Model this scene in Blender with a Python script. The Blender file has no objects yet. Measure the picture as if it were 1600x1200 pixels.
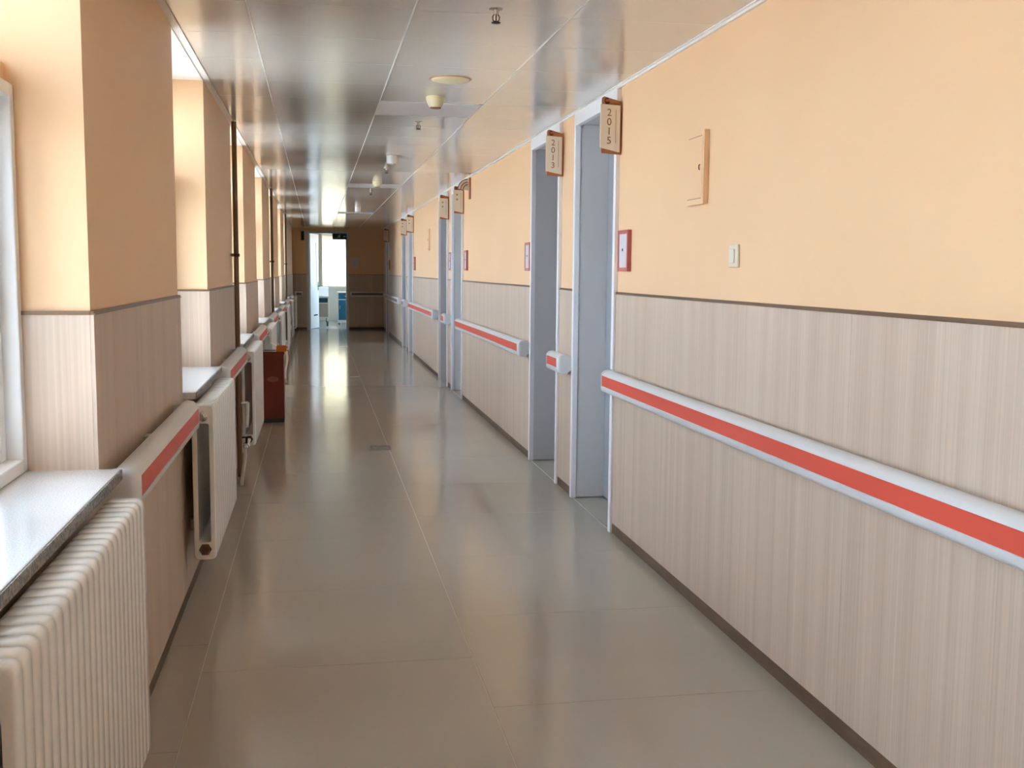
import bpy, bmesh, math, random
from mathutils import Vector, Matrix
random.seed(7)
sc = bpy.context.scene
col = sc.collection

# ------------------------------------------------------------------ camera
YAW, PITCH, ROLL, F_PX = 0.179807, 0.104893, 0.0080054, 1677.4
cy, sy, cp, sp = math.cos(YAW), math.sin(YAW), math.cos(PITCH), math.sin(PITCH)
fwd = Vector((sy * cp, cy * cp, -sp)); rgt = Vector((cy, -sy, 0)); up = rgt.cross(fwd)
cr, sr = math.cos(ROLL), math.sin(ROLL)
r2 = rgt * cr + up * sr; u2 = up * cr - rgt * sr
cam_d = bpy.data.cameras.new('camera')
cam_d.sensor_fit = 'HORIZONTAL'; cam_d.sensor_width = 36.0
cam_d.lens = F_PX / 1600 * 36.0; cam_d.clip_start = 0.05; cam_d.clip_end = 500
cam = bpy.data.objects.new('camera', cam_d); col.objects.link(cam)
m = Matrix((r2, u2, -fwd)).transposed().to_4x4(); m.translation = Vector((0, 0, 1.4))
cam.matrix_world = m
sc.camera = cam

# ------------------------------------------------------------------ sky, sun, exposure
SKY = 15.0
world = bpy.data.worlds.new('sky'); sc.world = world; world.use_nodes = True
nt = world.node_tree; nt.nodes.clear()
wo = nt.nodes.new('ShaderNodeOutputWorld'); bg = nt.nodes.new('ShaderNodeBackground')
tc = nt.nodes.new('ShaderNodeTexCoord'); sx = nt.nodes.new('ShaderNodeSeparateXYZ'); rp = nt.nodes.new('ShaderNodeValToRGB')
rp.color_ramp.elements[0].position = 0.0; rp.color_ramp.elements[0].color = (0.78, 1.0, 1.22, 1)
rp.color_ramp.elements[1].position = 0.9; rp.color_ramp.elements[1].color = (0.62, 0.90, 1.26, 1)
nt.links.new(tc.outputs['Generated'], sx.inputs[0]); nt.links.new(sx.outputs['Z'], rp.inputs[0])
nt.links.new(rp.outputs[0], bg.inputs['Color']); bg.inputs['Strength'].default_value = SKY
nt.links.new(bg.outputs[0], wo.inputs[0])
sun_d = bpy.data.lights.new('sun', 'SUN'); sun_d.energy = 110.0; sun_d.angle = 0.01; sun_d.color = (1, 0.95, 0.88)
sun = bpy.data.objects.new('sun', sun_d); col.objects.link(sun)
sun.rotation_euler = Vector((-0.10, -0.80, 0.62)).to_track_quat('Z', 'Y').to_euler()      # along the window front, from behind the camera
sc.view_settings.view_transform = 'Standard'; sc.view_settings.look = 'None'
sc.view_settings.exposure = 0.80; sc.view_settings.gamma = 1.0; sc.view_settings.use_curve_mapping = False
try:
    sc.cycles.use_denoising = True; sc.cycles.denoiser = 'OPENIMAGEDENOISE'
    sc.cycles.max_bounces = 14; sc.cycles.diffuse_bounces = 9; sc.cycles.glossy_bounces = 5
    sc.cycles.transparent_max_bounces = 12; sc.cycles.sample_clamp_indirect = 12.0
    sc.cycles.caustics_reflective = False; sc.cycles.caustics_refractive = False
except Exception:
    pass

def portal(loc, rot, w, h):
    d = bpy.data.lights.new('window_portal', 'AREA'); d.shape = 'RECTANGLE'; d.size = w; d.size_y = h
    d.cycles.is_portal = True
    o = bpy.data.objects.new('window_portal', d); col.objects.link(o); o.location = loc; o.rotation_euler = rot

# ------------------------------------------------------------------ materials
def srgb(r, g, b):
    f = lambda c: (c / 255 / 12.92) if c / 255 <= 0.04045 else ((c / 255 + 0.055) / 1.055) ** 2.4
    return (f(r), f(g), f(b), 1)

def mat(name, color, rough=0.5, metal=0.0, spec=0.5, coat=0.0):
    mt = bpy.data.materials.new(name); mt.use_nodes = True
    b = mt.node_tree.nodes['Principled BSDF']
    b.inputs['Base Color'].default_value = color if len(color) == 4 else (*color, 1)
    b.inputs['Roughness'].default_value = rough; b.inputs['Metallic'].default_value = metal
    b.inputs['Specular IOR Level'].default_value = spec
    b.inputs['Coat Weight'].default_value = coat; b.inputs['Coat Roughness'].default_value = 0.13
    return mt

def noise_mix(mt, c1, c2, scale, detail=3.0, p0=0.3, p1=0.7, rough=None, bump=0.0):
    """colour varies between c1 and c2 by a noise of world position scaled per axis"""
    n = mt.node_tree.nodes; l = mt.node_tree.links; b = n['Principled BSDF']
    g = n.new('ShaderNodeNewGeometry'); mp = n.new('ShaderNodeMapping'); mp.inputs['Scale'].default_value = scale
    nz = n.new('ShaderNodeTexNoise'); nz.inputs['Scale'].default_value = 1.0; nz.inputs['Detail'].default_value = detail
    rp = n.new('ShaderNodeValToRGB')
    rp.color_ramp.elements[0].position = p0; rp.color_ramp.elements[0].color = c1
    rp.color_ramp.elements[1].position = p1; rp.color_ramp.elements[1].color = c2
    l.new(g.outputs['Position'], mp.inputs['Vector']); l.new(mp.outputs[0], nz.inputs['Vector'])
    l.new(nz.outputs['Fac'], rp.inputs[0]); l.new(rp.outputs[0], b.inputs['Base Color'])
    if rough:
        mr = n.new('ShaderNodeMapRange'); mr.inputs['To Min'].default_value = rough[0]; mr.inputs['To Max'].default_value = rough[1]
        l.new(nz.outputs['Fac'], mr.inputs['Value']); l.new(mr.outputs[0], b.inputs['Roughness'])
    if bump:
        bp = n.new('ShaderNodeBump'); bp.inputs['Strength'].default_value = bump; bp.inputs['Distance'].default_value = 0.002
        l.new(nz.outputs['Fac'], bp.inputs['Height']); l.new(bp.outputs[0], b.inputs['Normal'])
    return mt

M = {}
M['paint'] = noise_mix(mat('peach_wall_paint', (0.80, 0.59, 0.43), 0.5, spec=0.35), (0.83, 0.55, 0.322, 1), (0.85, 0.57, 0.342, 1), (1.5, 1.5, 1.5), 2)
M['wood'] = noise_mix(mat('wood_grain_laminate', (0.55, 0.47, 0.40), 0.45), (0.525, 0.40, 0.312, 1), (0.61, 0.48, 0.38, 1), (15, 15, 0.22), 2, 0.30, 0.70)
def add_fine_grain(mt, scale, amount):
    """multiply the base colour by a second, finer streak pattern"""
    n_ = mt.node_tree.nodes; l_ = mt.node_tree.links; b_ = n_['Principled BSDF']
    src = b_.inputs['Base Color'].links[0].from_socket
    g_ = n_.new('ShaderNodeNewGeometry'); mp_ = n_.new('ShaderNodeMapping'); mp_.inputs['Scale'].default_value = scale
    nz_ = n_.new('ShaderNodeTexNoise'); nz_.inputs['Scale'].default_value = 1.0; nz_.inputs['Detail'].default_value = 4.0
    mr_ = n_.new('ShaderNodeMapRange'); mr_.inputs['From Min'].default_value = 0.3; mr_.inputs['From Max'].default_value = 0.7
    mr_.inputs['To Min'].default_value = 1.0 - amount; mr_.inputs['To Max'].default_value = 1.0 + amount
    vm = n_.new('ShaderNodeVectorMath'); vm.operation = 'SCALE'
    l_.new(g_.outputs['Position'], mp_.inputs['Vector']); l_.new(mp_.outputs[0], nz_.inputs['Vector']); l_.new(nz_.outputs['Fac'], mr_.inputs['Value'])
    l_.new(src, vm.inputs[0]); l_.new(mr_.outputs[0], vm.inputs['Scale']); l_.new(vm.outputs[0], b_.inputs['Base Color'])
add_fine_grain(M['wood'], (120, 120, 0.9), 0.10)
M['strip'] = mat('brown_metal_cap', srgb(120, 92, 70), 0.35, 0.4)
M['base'] = noise_mix(mat('brown_skirting', srgb(98, 76, 58), 0.5), srgb(90, 70, 54), srgb(108, 84, 64), (5, 5, 30), 3)
M['tile'] = noise_mix(mat('grey_glazed_floor_tile', (0.35, 0.34, 0.31), 0.13), (0.415, 0.37, 0.305, 1), (0.435, 0.39, 0.325, 1), (0.9, 1.6, 1), 1, 0.2, 0.8)
M['joint'] = mat('pale_floor_joint', (0.48, 0.44, 0.37), 0.4)
M['panel'] = mat('coated_aluminium_ceiling', (0.61, 0.575, 0.52), 0.17, 0.0, 1.0, 0.35)
M['ceil_t'] = mat('white_ceiling_bar', (0.80, 0.79, 0.76), 0.4)
M['void'] = mat('ceiling_void', (0.30, 0.28, 0.26), 0.9)
M['white'] = mat('white_enamel', (0.80, 0.80, 0.79), 0.28)
M['radiator'] = mat('glossy_white_radiator_enamel', (0.84, 0.83, 0.80), 0.2, coat=0.3)
M['soffit'] = mat('white_soffit_paint', (0.84, 0.81, 0.75), 0.6)
M['upvc'] = mat('white_window_plastic', (0.80, 0.80, 0.80), 0.3)
M['rail'] = mat('white_handrail_vinyl', (0.66, 0.66, 0.67), 0.4)
M['dull'] = mat('shaded_red_stripe', srgb(128, 104, 92), 0.5)  # red rail stripe with far haze and shade mixed into its colour
M['red'] = mat('orange_red_stripe', srgb(214, 84, 66), 0.45)
M['frame'] = mat('pale_grey_door_steel', (0.60, 0.59, 0.60), 0.4)
M['archi'] = mat('white_lavender_architrave', (0.86, 0.85, 0.89), 0.4)
M['leaf'] = mat('grey_door_leaf', (0.40, 0.43, 0.48), 0.45)
M['chrome'] = mat('chrome', (0.62, 0.60, 0.57), 0.25, 1.0)
M['brass'] = mat('dull_brown_plug', srgb(110, 80, 55), 0.5, 0.3)
M['stone'] = noise_mix(mat('speckled_grey_stone', (0.45, 0.45, 0.46), 0.16), (0.50, 0.49, 0.49, 1), (0.70, 0.70, 0.71, 1), (300, 300, 300), 2, 0.32, 0.55)
M['stone_edge'] = noise_mix(mat('rough_stone_edge', (0.2, 0.19, 0.18), 0.6), (0.06, 0.055, 0.05, 1), (0.34, 0.33, 0.31, 1), (120, 120, 120), 3, 0.35, 0.65)
M['pipe'] = mat('brown_painted_pipe', srgb(118, 88, 58), 0.45)
M['pipe_w'] = mat('cream_painted_pipe', (0.66, 0.62, 0.55), 0.4)
M['sign'] = mat('cream_sign_board', (0.80, 0.73, 0.63), 0.45)
M['sign_b'] = mat('brown_sign_board', srgb(178, 112, 72), 0.5)
M['ink'] = mat('brown_lettering', srgb(132, 98, 74), 0.6)
M['faint'] = mat('faded_lettering', srgb(176, 148, 124), 0.6)
M['ink_d'] = mat('dark_brown_mark', srgb(96, 40, 16), 0.6)
M['plaque'] = mat('lilac_white_card', (0.66, 0.61, 0.66), 0.35)
M['plaque_r'] = mat('dark_red_frame', srgb(188, 98, 94), 0.4)
M['cream'] = mat('cream_plastic', (0.74, 0.66, 0.52), 0.4)
M['detector'] = mat('yellowed_plastic', (0.74, 0.66, 0.42), 0.4)
M['dark'] = mat('dark_plastic', (0.03, 0.028, 0.025), 0.5)
M['bin'] = mat('dark_red_painted_metal', srgb(112, 44, 34), 0.4)
M['orange'] = mat('orange_card', srgb(205, 120, 40), 0.6)
M['blind'] = None
M['bag'] = mat('white_thin_plastic', (0.75, 0.70, 0.68), 0.5)
M['greylid'] = noise_mix(mat('grey_tray', (0.45, 0.40, 0.36), 0.6), (0.30, 0.26, 0.23, 1), (0.62, 0.57, 0.52, 1), (40, 40, 40), 3)
M['green'] = mat('green_sign_face', srgb(14, 70, 40), 0.4)
M['glyph'] = mat('pale_green_symbol', srgb(190, 235, 205), 0.5)
M['room'] = mat('white_room_paint', (0.78, 0.78, 0.75), 0.6)
M['roomfloor'] = mat('grey_room_floor', (0.26, 0.28, 0.27), 0.25)
M['blue'] = mat('teal_blue_panel', srgb(24, 92, 116), 0.4)
M['grey'] = mat('grey_plastic', (0.42, 0.44, 0.42), 0.5)
M['sheet'] = mat('white_bedding', (0.78, 0.80, 0.80), 0.8)
M['cloth'] = mat('cream_curtain', (0.75, 0.70, 0.60), 0.9)
M['light'] = mat('white_led_diffuser', (0.82, 0.80, 0.82), 0.5)
M['ground'] = noise_mix(mat('yard_paving', (0.24, 0.23, 0.21), 0.9), (0.29, 0.28, 0.26, 1), (0.37, 0.36, 0.34, 1), (0.1, 0.1, 0.1), 4)
M['outer'] = mat('outer_render', (0.55, 0.50, 0.44), 0.8)
g = bpy.data.materials.new('window_glass'); g.use_nodes = True
n = g.node_tree.nodes; n.clear()
o_ = n.new('ShaderNodeOutputMaterial'); mx = n.new('ShaderNodeMixShader'); tr = n.new('ShaderNodeBsdfTransparent')
gl = n.new('ShaderNodeBsdfGlossy'); gl.inputs['Roughness'].default_value = 0.03; fr = n.new('ShaderNodeFresnel'); fr.inputs['IOR'].default_value = 1.45
tr.inputs['Color'].default_value = (0.93, 0.95, 0.95, 1)
g.node_tree.links.new(fr.outputs[0], mx.inputs[0]); g.node_tree.links.new(tr.outputs[0], mx.inputs[1])
g.node_tree.links.new(gl.outputs[0], mx.inputs[2]); g.node_tree.links.new(mx.outputs[0], o_.inputs[0])
M['glass'] = g
# obscured (frosted) glass of the corridor windows: mostly diffusing, a little clear, Fresnel gloss
g = bpy.data.materials.new('frosted_window_glass'); g.use_nodes = True
n = g.node_tree.nodes; n.clear(); L = g.node_tree.links
o_ = n.new('ShaderNodeOutputMaterial'); mx = n.new('ShaderNodeMixShader'); m2 = n.new('ShaderNodeMixShader'); m2.inputs[0].default_value = 0.42
tr = n.new('ShaderNodeBsdfTransparent'); tl = n.new('ShaderNodeBsdfTranslucent'); gl = n.new('ShaderNodeBsdfGlossy'); fr = n.new('ShaderNodeFresnel')
tr.inputs['Color'].default_value = (0.93, 0.95, 0.95, 1); tl.inputs['Color'].default_value = (0.92, 0.94, 0.94, 1); gl.inputs['Roughness'].default_value = 0.15; fr.inputs['IOR'].default_value = 1.45
L.new(tr.outputs[0], m2.inputs[1]); L.new(tl.outputs[0], m2.inputs[2]); L.new(fr.outputs[0], mx.inputs[0]); L.new(m2.outputs[0], mx.inputs[1]); L.new(gl.outputs[0], mx.inputs[2]); L.new(mx.outputs[0], o_.inputs[0])
M['frosted'] = g

# ------------------------------------------------------------------ mesh helpers
class MB:
    def __init__(self): self.v = []; self.f = []; self.mi = []
    def box(self, x0, x1, y0, y1, z0, z1, mi=0):
        b = len(self.v)
        self.v += [(x0, y0, z0), (x1, y0, z0), (x1, y1, z0), (x0, y1, z0), (x0, y0, z1), (x1, y0, z1), (x1, y1, z1), (x0, y1, z1)]
        for q in ((0, 3, 2, 1), (4, 5, 6, 7), (0, 1, 5, 4), (1, 2, 6, 5), (2, 3, 7, 6), (3, 0, 4, 7)):
            self.f.append(tuple(b + i for i in q)); self.mi.append(mi)
        return self
    def rings(self, rings, cap0=True, cap1=True, closed=True):
        b = len(self.v); k = len(rings[0])
        for r in rings: self.v += [tuple(p) for p in r]
        for i in range(len(rings) - 1):
            for j in range(k if closed else k - 1):
                a = b + i * k + j; c = b + i * k + (j + 1) % k
                self.f.append((a, c, c + k, a + k)); self.mi.append(0)
        if cap0: self.f.append(tuple(b + j for j in reversed(range(k)))); self.mi.append(0)
        if cap1: self.f.append(tuple(b + (len(rings) - 1) * k + j for j in range(k))); self.mi.append(0)
        return self
    def tube(self, path, r, seg=12):
        pts = [Vector(p) for p in path]; rings = []
        for i, p in enumerate(pts):
            d = (pts[min(i + 1, len(pts) - 1)] - pts[max(i - 1, 0)]).normalized()
            a = d.orthogonal().normalized() if i == 0 else (prev - d * prev.dot(d)).normalized()
            prev = a; c = d.cross(a)
            rr = r[i] if isinstance(r, (list, tuple)) else r
            rings.append([p + (a * math.cos(t) + c * math.sin(t)) * rr for t in [2 * math.pi * s / seg for s in range(seg)]])
        return self.rings(rings)
    def prism(self, poly, axis, a, b):
        def P(u, v, w): return {'x': (w, u, v), 'y': (u, w, v), 'z': (u, v, w)}[axis]
        return self.rings([[P(u, v, a) for u, v in poly], [P(u, v, b) for u, v in poly]])
    def mesh(self, name, mats, bevel=0.0, smooth=False):
        me = bpy.data.meshes.new(name); me.from_pydata(self.v, [], self.f)
        for mt in (mats if isinstance(mats, (list, tuple)) else [mats]): me.materials.append(mt)
        bm = bmesh.new(); bm.from_mesh(me)
        for f_, i in zip(bm.faces, self.mi): f_.material_index = i
        bmesh.ops.recalc_face_normals(bm, faces=bm.faces[:])
        if bevel: bmesh.ops.bevel(bm, geom=bm.edges[:], offset=bevel, segments=2, profile=0.6, affect='EDGES', clamp_overlap=True)
        bm.to_mesh(me); bm.free()
        if smooth:
            me.polygons.foreach_set('use_smooth', [True] * len(me.polygons))
            try: me.set_sharp_from_angle(angle=math.radians(40))
            except Exception: pass
        return me
    def obj(self, name, mats, parent=None, bevel=0.0, smooth=False):
        return link(name, self.mesh(name, mats, bevel, smooth), parent)

def link(name, me, parent=None, loc=(0, 0, 0)):
    o = bpy.data.objects.new(name, me); col.objects.link(o)
    if parent is not None: o.parent = parent
    o.location = loc
    return o

def empty(name, loc=(0, 0, 0)):
    o = bpy.data.objects.new(name, None); o.empty_display_size = 0.1; col.objects.link(o); o.location = loc
    return o

def tag(o, label, cat, group=None, kind=None):
    o['label'] = label; o['category'] = cat
    if group: o['group'] = group
    if kind: o['kind'] = kind
    return o

def B(x0, x1, y0, y1, z0, z1): return MB().box(x0, x1, y0, y1, z0, z1)
def circ(cx, cy_, r, n=16, a0=0.0): return [(cx + r * math.cos(a0 + 2 * math.pi * i / n), cy_ + r * math.sin(a0 + 2 * math.pi * i / n)) for i in range(n)]
def lathe(prof, c, axis='z', seg=20):
    """prof: (radius, offset along axis)"""
    rings = []
    for r, h in prof:
        ring = []
        for i in range(seg):
            a = 2 * math.pi * i / seg; u, v = r * math.cos(a), r * math.sin(a)
            ring.append({'z': (c[0] + u, c[1] + v, c[2] + h), 'y': (c[0] + u, c[1] + h, c[2] + v), 'x': (c[0] + h, c[1] + u, c[2] + v)}[axis])
        rings.append(ring)
    return MB().rings(rings)

# ------------------------------------------------------------------ dimensions (metres; camera at x=y=0, z=1.4)
XR, XL = 1.55, -0.55            # faces of the wainscot
PR, PL = 1.56, -0.56            # painted faces above it
H = 2.36                        # ceiling
YB, YE = -6.0, 25.5             # corridor ends
PER = 2.95                      # window bay
PIER = (2.84, 4.57)
ZS, ZW = 0.89, 1.84             # sill top, head of the sliding lights
ZT = 2.29                       # head of the unseen fanlight added above them to light the reveals
XW = -0.72                      # window frame face
WC = 1.282                      # wainscot top
KS = list(range(-3, 8))         # bays
piers = [(PIER[0] + PER * k, min(PIER[1] + PER * k, YE)) for k in KS if PIER[0] + PER * k < YE]
DOORS = [(5.49, 6.43), (6.83, 7.77), (11.56, 12.50), (12.90, 13.84), (17.63, 18.57), (18.97, 19.91), (23.70, 24.64)]
BACKDOORS = []

# ------------------------------------------------------------------ outside ground
tag(B(-150, 150, -150, 150, -3.6, -3.5).obj('ground', M['ground']), 'paved yard outside the windows', 'ground', kind='structure')

# ------------------------------------------------------------------ floor
fl = B(-0.98, 1.85, YB, YE + 0.2, -0.20, -0.001).obj('floor', M['joint'])
tag(fl, 'grey glazed tile floor of the corridor', 'floor', kind='structure')
TP = 0.915
def tile_col(x0, x1, phase, y_from, y_to):
    y = phase
    while y > y_from: y -= TP
    me = MB().box(0, x1 - x0 - 0.0025, 0, TP - 0.002, -0.010, 0).mesh('floor_tile', M['tile'])
    while y < y_to - 0.2:
        ye = min(y + TP, y_to)
        if ye - y < TP - 0.01: B(x0, x1 - 0.003, y, ye, -0.010, 0).obj('floor_tile', M['tile'], fl)
        else: link('floor_tile', me, fl, (x0, y, 0))
        y += TP
tile_col(-0.41, 0.545, 3.29 + 0.457, 0.6, YE + 0.2)
tile_col(0.545, 1.553, 3.29, 0.6, YE + 0.2)
tile_col(-0.56, -0.41, 4.95, 0.6, YE + 0.2)
B(-0.56, XR, YB, 0.1, -0.010, 0).obj('floor_tile', M['tile'], fl)
for a, b in DOORS: B(1.556, 1.80, a, b, -0.010, 0).obj('threshold_tile', M['tile'], fl)

# ------------------------------------------------------------------ ceiling
ce = B(-1.0, 1.9, YB - 0.2, YE + 0.2, H + 0.012, H + 0.25).obj('ceiling', M['void'])
tag(ce, 'glossy off-white aluminium panel ceiling of the corridor', 'ceiling', kind='structure')
CX = [-0.527, -0.24, 0.365, 0.96, 1.545]
CP = 0.5475; C0 = 4.655 - 8 * CP
LIGHT_ROWS = [11, 22, 33]                                     # rows of the second column taken by lamps: y = C0+row*CP
rows = int((YE - C0) / CP)
for c in range(4):
    w = CX[c + 1] - CX[c]
    me = MB().box(0.002, w - 0.002, 0.0008, CP - 0.0008, 0, 0.014).mesh('ceiling_panel', M['panel'], bevel=0.0012)
    for r in range(rows + 1):
        if c == 2 and r in LIGHT_ROWS: continue
        y = C0 + r * CP
        if y + CP > YE: B(CX[c] + 0.002, CX[c + 1] - 0.002, y, YE, H, H + 0.014).obj('ceiling_panel', M['panel'], ce)
        else: link('ceiling_panel', me, ce, (CX[c], y, H))
B(CX[0], CX[4], YB, C0, H, H + 0.012).obj('ceiling_panel', M['panel'], ce)
for x in CX[1:4]: B(x - 0.003, x + 0.003, C0, YE, H - 0.002, H + 0.01).obj('ceiling_bar', M['ceil_t'], ce)
tr_ = MB().box(XR - 0.014, PR, YB, YE, H - 0.004, H + 0.012).box(XR - 0.002, PR, YB, YE, H - 0.014, H - 0.004).obj('trim_1', M['ceil_t'])
tag(tr_, 'thin pale angle trim where ceiling meets the door-side wall', 'trim', kind='structure')
tr_ = MB().box(PL, -0.527, YB, YE, H - 0.004, H + 0.012).obj('trim_2', M['ceil_t'])
tag(tr_, 'thin pale edge trim where ceiling meets the window-side wall', 'trim', kind='structure')

for i, (r, lab) in enumerate(zip(LIGHT_ROWS, ('nearest square white ceiling lamp panel, behind the yellowed smoke detector',
                          'middle square white ceiling lamp panel, second one down the corridor', 'farthest square white ceiling lamp panel, near the exit sign'))):
    y = C0 + r * CP
    t = tag(empty('ceiling_light', (0.66, y + CP / 2, H)), lab, 'ceiling lamp', 'square lamps in the ceiling')
    w = (CX[3] - CX[2]) / 2
    fm = MB(); x0, x1, y0, y1 = -w + 0.003, w - 0.003, -CP / 2 + 0.0005, CP / 2 - 0.0005
    for q in ((x0, x1, y0, y0 + 0.014), (x0, x1, y1 - 0.014, y1), (x0, x0 + 0.014, y0, y1), (x1 - 0.014, x1, y0, y1)): fm.box(*q, -0.003, 0.012)
    fm.obj('lamp_frame', M['ceil_t'], t); B(x0 + 0.014, x1 - 0.014, y0 + 0.014, y1 - 0.014, -0.001, 0.012).obj('diffuser', M['light'], t)

# ------------------------------------------------------------------ right wall with doors
solid = []; y = YB
for a, b in DOORS: solid.append((y, a)); y = b
solid.append((y, YE))
wm = MB()
for a, b in solid: wm.box(PR, 1.80, a, b, 0, H + 0.012)
for a, b in DOORS: wm.box(1.80, 1.86, a - 0.05, b + 0.05, -0.02, H + 0.012)
wm.box(1.80, 1.86, YB, YE, H - 0.05, H + 0.1)
wr = wm.obj('wall_right', M['paint'])
tag(wr, 'peach painted wall with wood-grain lower panels on the door side', 'wall', kind='structure')
def panel_run(parent, a, b, x0, x1, z0, z1, width=1.22):
    n_ = max(1, round((b - a) / width)); w = (b - a) / n_
    for i in range(n_):
        B(x0, x1, a + i * w + 0.0006, a + (i + 1) * w - 0.0006, z0, z1).obj('wainscot_panel', M['wood'], parent)
br = MB()
for a, b in solid:
    if b - a < 0.02: continue
    panel_run(wr, a + 0.002, b - 0.002, XR, PR, 0.055, WC)
    MB().box(XR - 0.004, PR, a + 0.002, b - 0.002, WC, WC + 0.003).box(XR + 0.001, PR, a + 0.002, b - 0.002, WC + 0.003, WC + 0.010).box(XR - 0.003, PR, a + 0.002, b - 0.002, WC + 0.010, WC + 0.012).obj('cap_strip', M['strip'], wr)
    br.box(XR + 0.001, PR, a + 0.002, b - 0.002, 0, 0.055)
tag(br.obj('baseboard_right', M['base']), 'low brown skirting under the wood-grain panels on the door side', 'baseboard', kind='structure')

D_LAB = ['nearest recessed grey door, under room sign 2015', 'recessed grey door just past the short handrail, under room sign 2013',
         'third grey door along, first of the middle pair', 'fourth grey door along, second of the middle pair',
         'fifth grey door along, first of the far pair', 'sixth grey door along, second of the far pair', 'last grey door beside the dark end wall']
for i, (a, b) in enumerate(DOORS):
    t = tag(empty('door_%d' % (i + 1), (XR, (a + b) / 2, 0)), D_LAB[i], 'door', kind='structure')
    hw = (b - a) / 2; T = H - 0.016; AW = 0.042
    fm = MB()                                      # architrave proud of the wall + deep lining
    fm.box(-0.012, 0.02, -hw, -hw + AW, 0, T).box(-0.012, 0.02, hw - AW, hw, 0, T).box(-0.012, 0.02, -hw + AW, hw - AW, T - 0.075, T)
    fm.obj('architrave', M['archi'], t, bevel=0.003)
    fm = MB()
    fm.box(0.015, 0.195, -hw + 0.001, -hw + AW - 0.006, 0.004, T - 0.004).box(0.015, 0.195, hw - AW + 0.006, hw - 0.001, 0.004, T - 0.004)
    fm.box(0.015, 0.195, -hw + AW - 0.006, hw - AW + 0.006, T - 0.068, T - 0.004)
    fm.obj('lining', M['frame'], t)
    lf = B(0.196, 0.236, -hw + AW - 0.012, hw - AW + 0.012, 0.006, T - 0.06).obj('leaf', M['leaf'], t, bevel=0.003)
    hd = MB().box(0.180, 0.196, -hw + 0.10, -hw + 0.135, 0.95, 1.15); hd.tube([(0.19, -hw + 0.118, 1.06), (0.145, -hw + 0.118, 1.06), (0.14, -hw + 0.135, 1.06), (0.14, -hw + 0.23, 1.06)], 0.009, 8)
    hd.obj('handle', M['chrome'], lf)

# ------------------------------------------------------------------ left wall with window bays
wm = MB(); so = MB(); bl = MB()
bays = []                                          # window niches; far ones left out so the end wall stays dark
ys = YB
for a, b in piers:
    bays.append((ys, a)); ys = b
bays = [q for q in bays if q[0] < 20.0]
piers = [q for q in piers if q[0] < 20.0] + [(bays[-1][1], YE)]
piers = piers[:-2] + [piers[-1]] if piers[-2][0] >= piers[-1][0] - 0.01 else piers
for a, b in piers: wm.box(-0.98, PL, a, b, 0, H + 0.012)
for a, b in bays:
    wm.box(-0.98, PL, a, b, 0, ZS - 0.03).box(-0.98, XW - 0.02, a, b, ZW, ZW + 0.05).box(-0.98, -0.84, a, b, ZT, H + 0.012)
    so.box(-0.84, PL, a, b, H - 0.008, H + 0.012)
wl = wm.obj('wall_left', M['paint'])
tag(wl, 'peach painted wall of piers between window bays', 'wall', kind='structure')
so.obj('bay_soffit', M['soffit'], wl)
for a, b in piers:
    panel_run(wl, a - 0.008, b + 0.008, PL, XL, 0.05, WC, 2.5)
    for yy, s in ((a - 0.008, 1), (b, 0)):         # panels wrapping into the reveals
        if yy > YE - 0.02: continue
        B(XW, PL, yy, yy + 0.008, ZS, WC).obj('wainscot_panel', M['wood'], wl)
        B(XW, PL - 0.0, yy - 0.003, yy + 0.011, WC, WC + 0.010).obj('cap_strip', M['strip'], wl)
    MB().box(PL, XL + 0.004, a - 0.011, b + 0.011, WC, WC + 0.004).box(PL, XL, a - 0.008, b + 0.008, WC + 0.004, WC + 0.010).obj('cap_strip', M['strip'], wl)
for a, b in bays: panel_run(wl, a + 0.0085, b - 0.0085, PL, XL, 0.05, ZS - 0.031, 2.5)
tag(B(PL, XL - 0.001, YB, YE, 0, 0.05).obj('baseboard_left', M['base']), 'low brown skirting under the radiators', 'baseboard', kind='structure')

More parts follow.
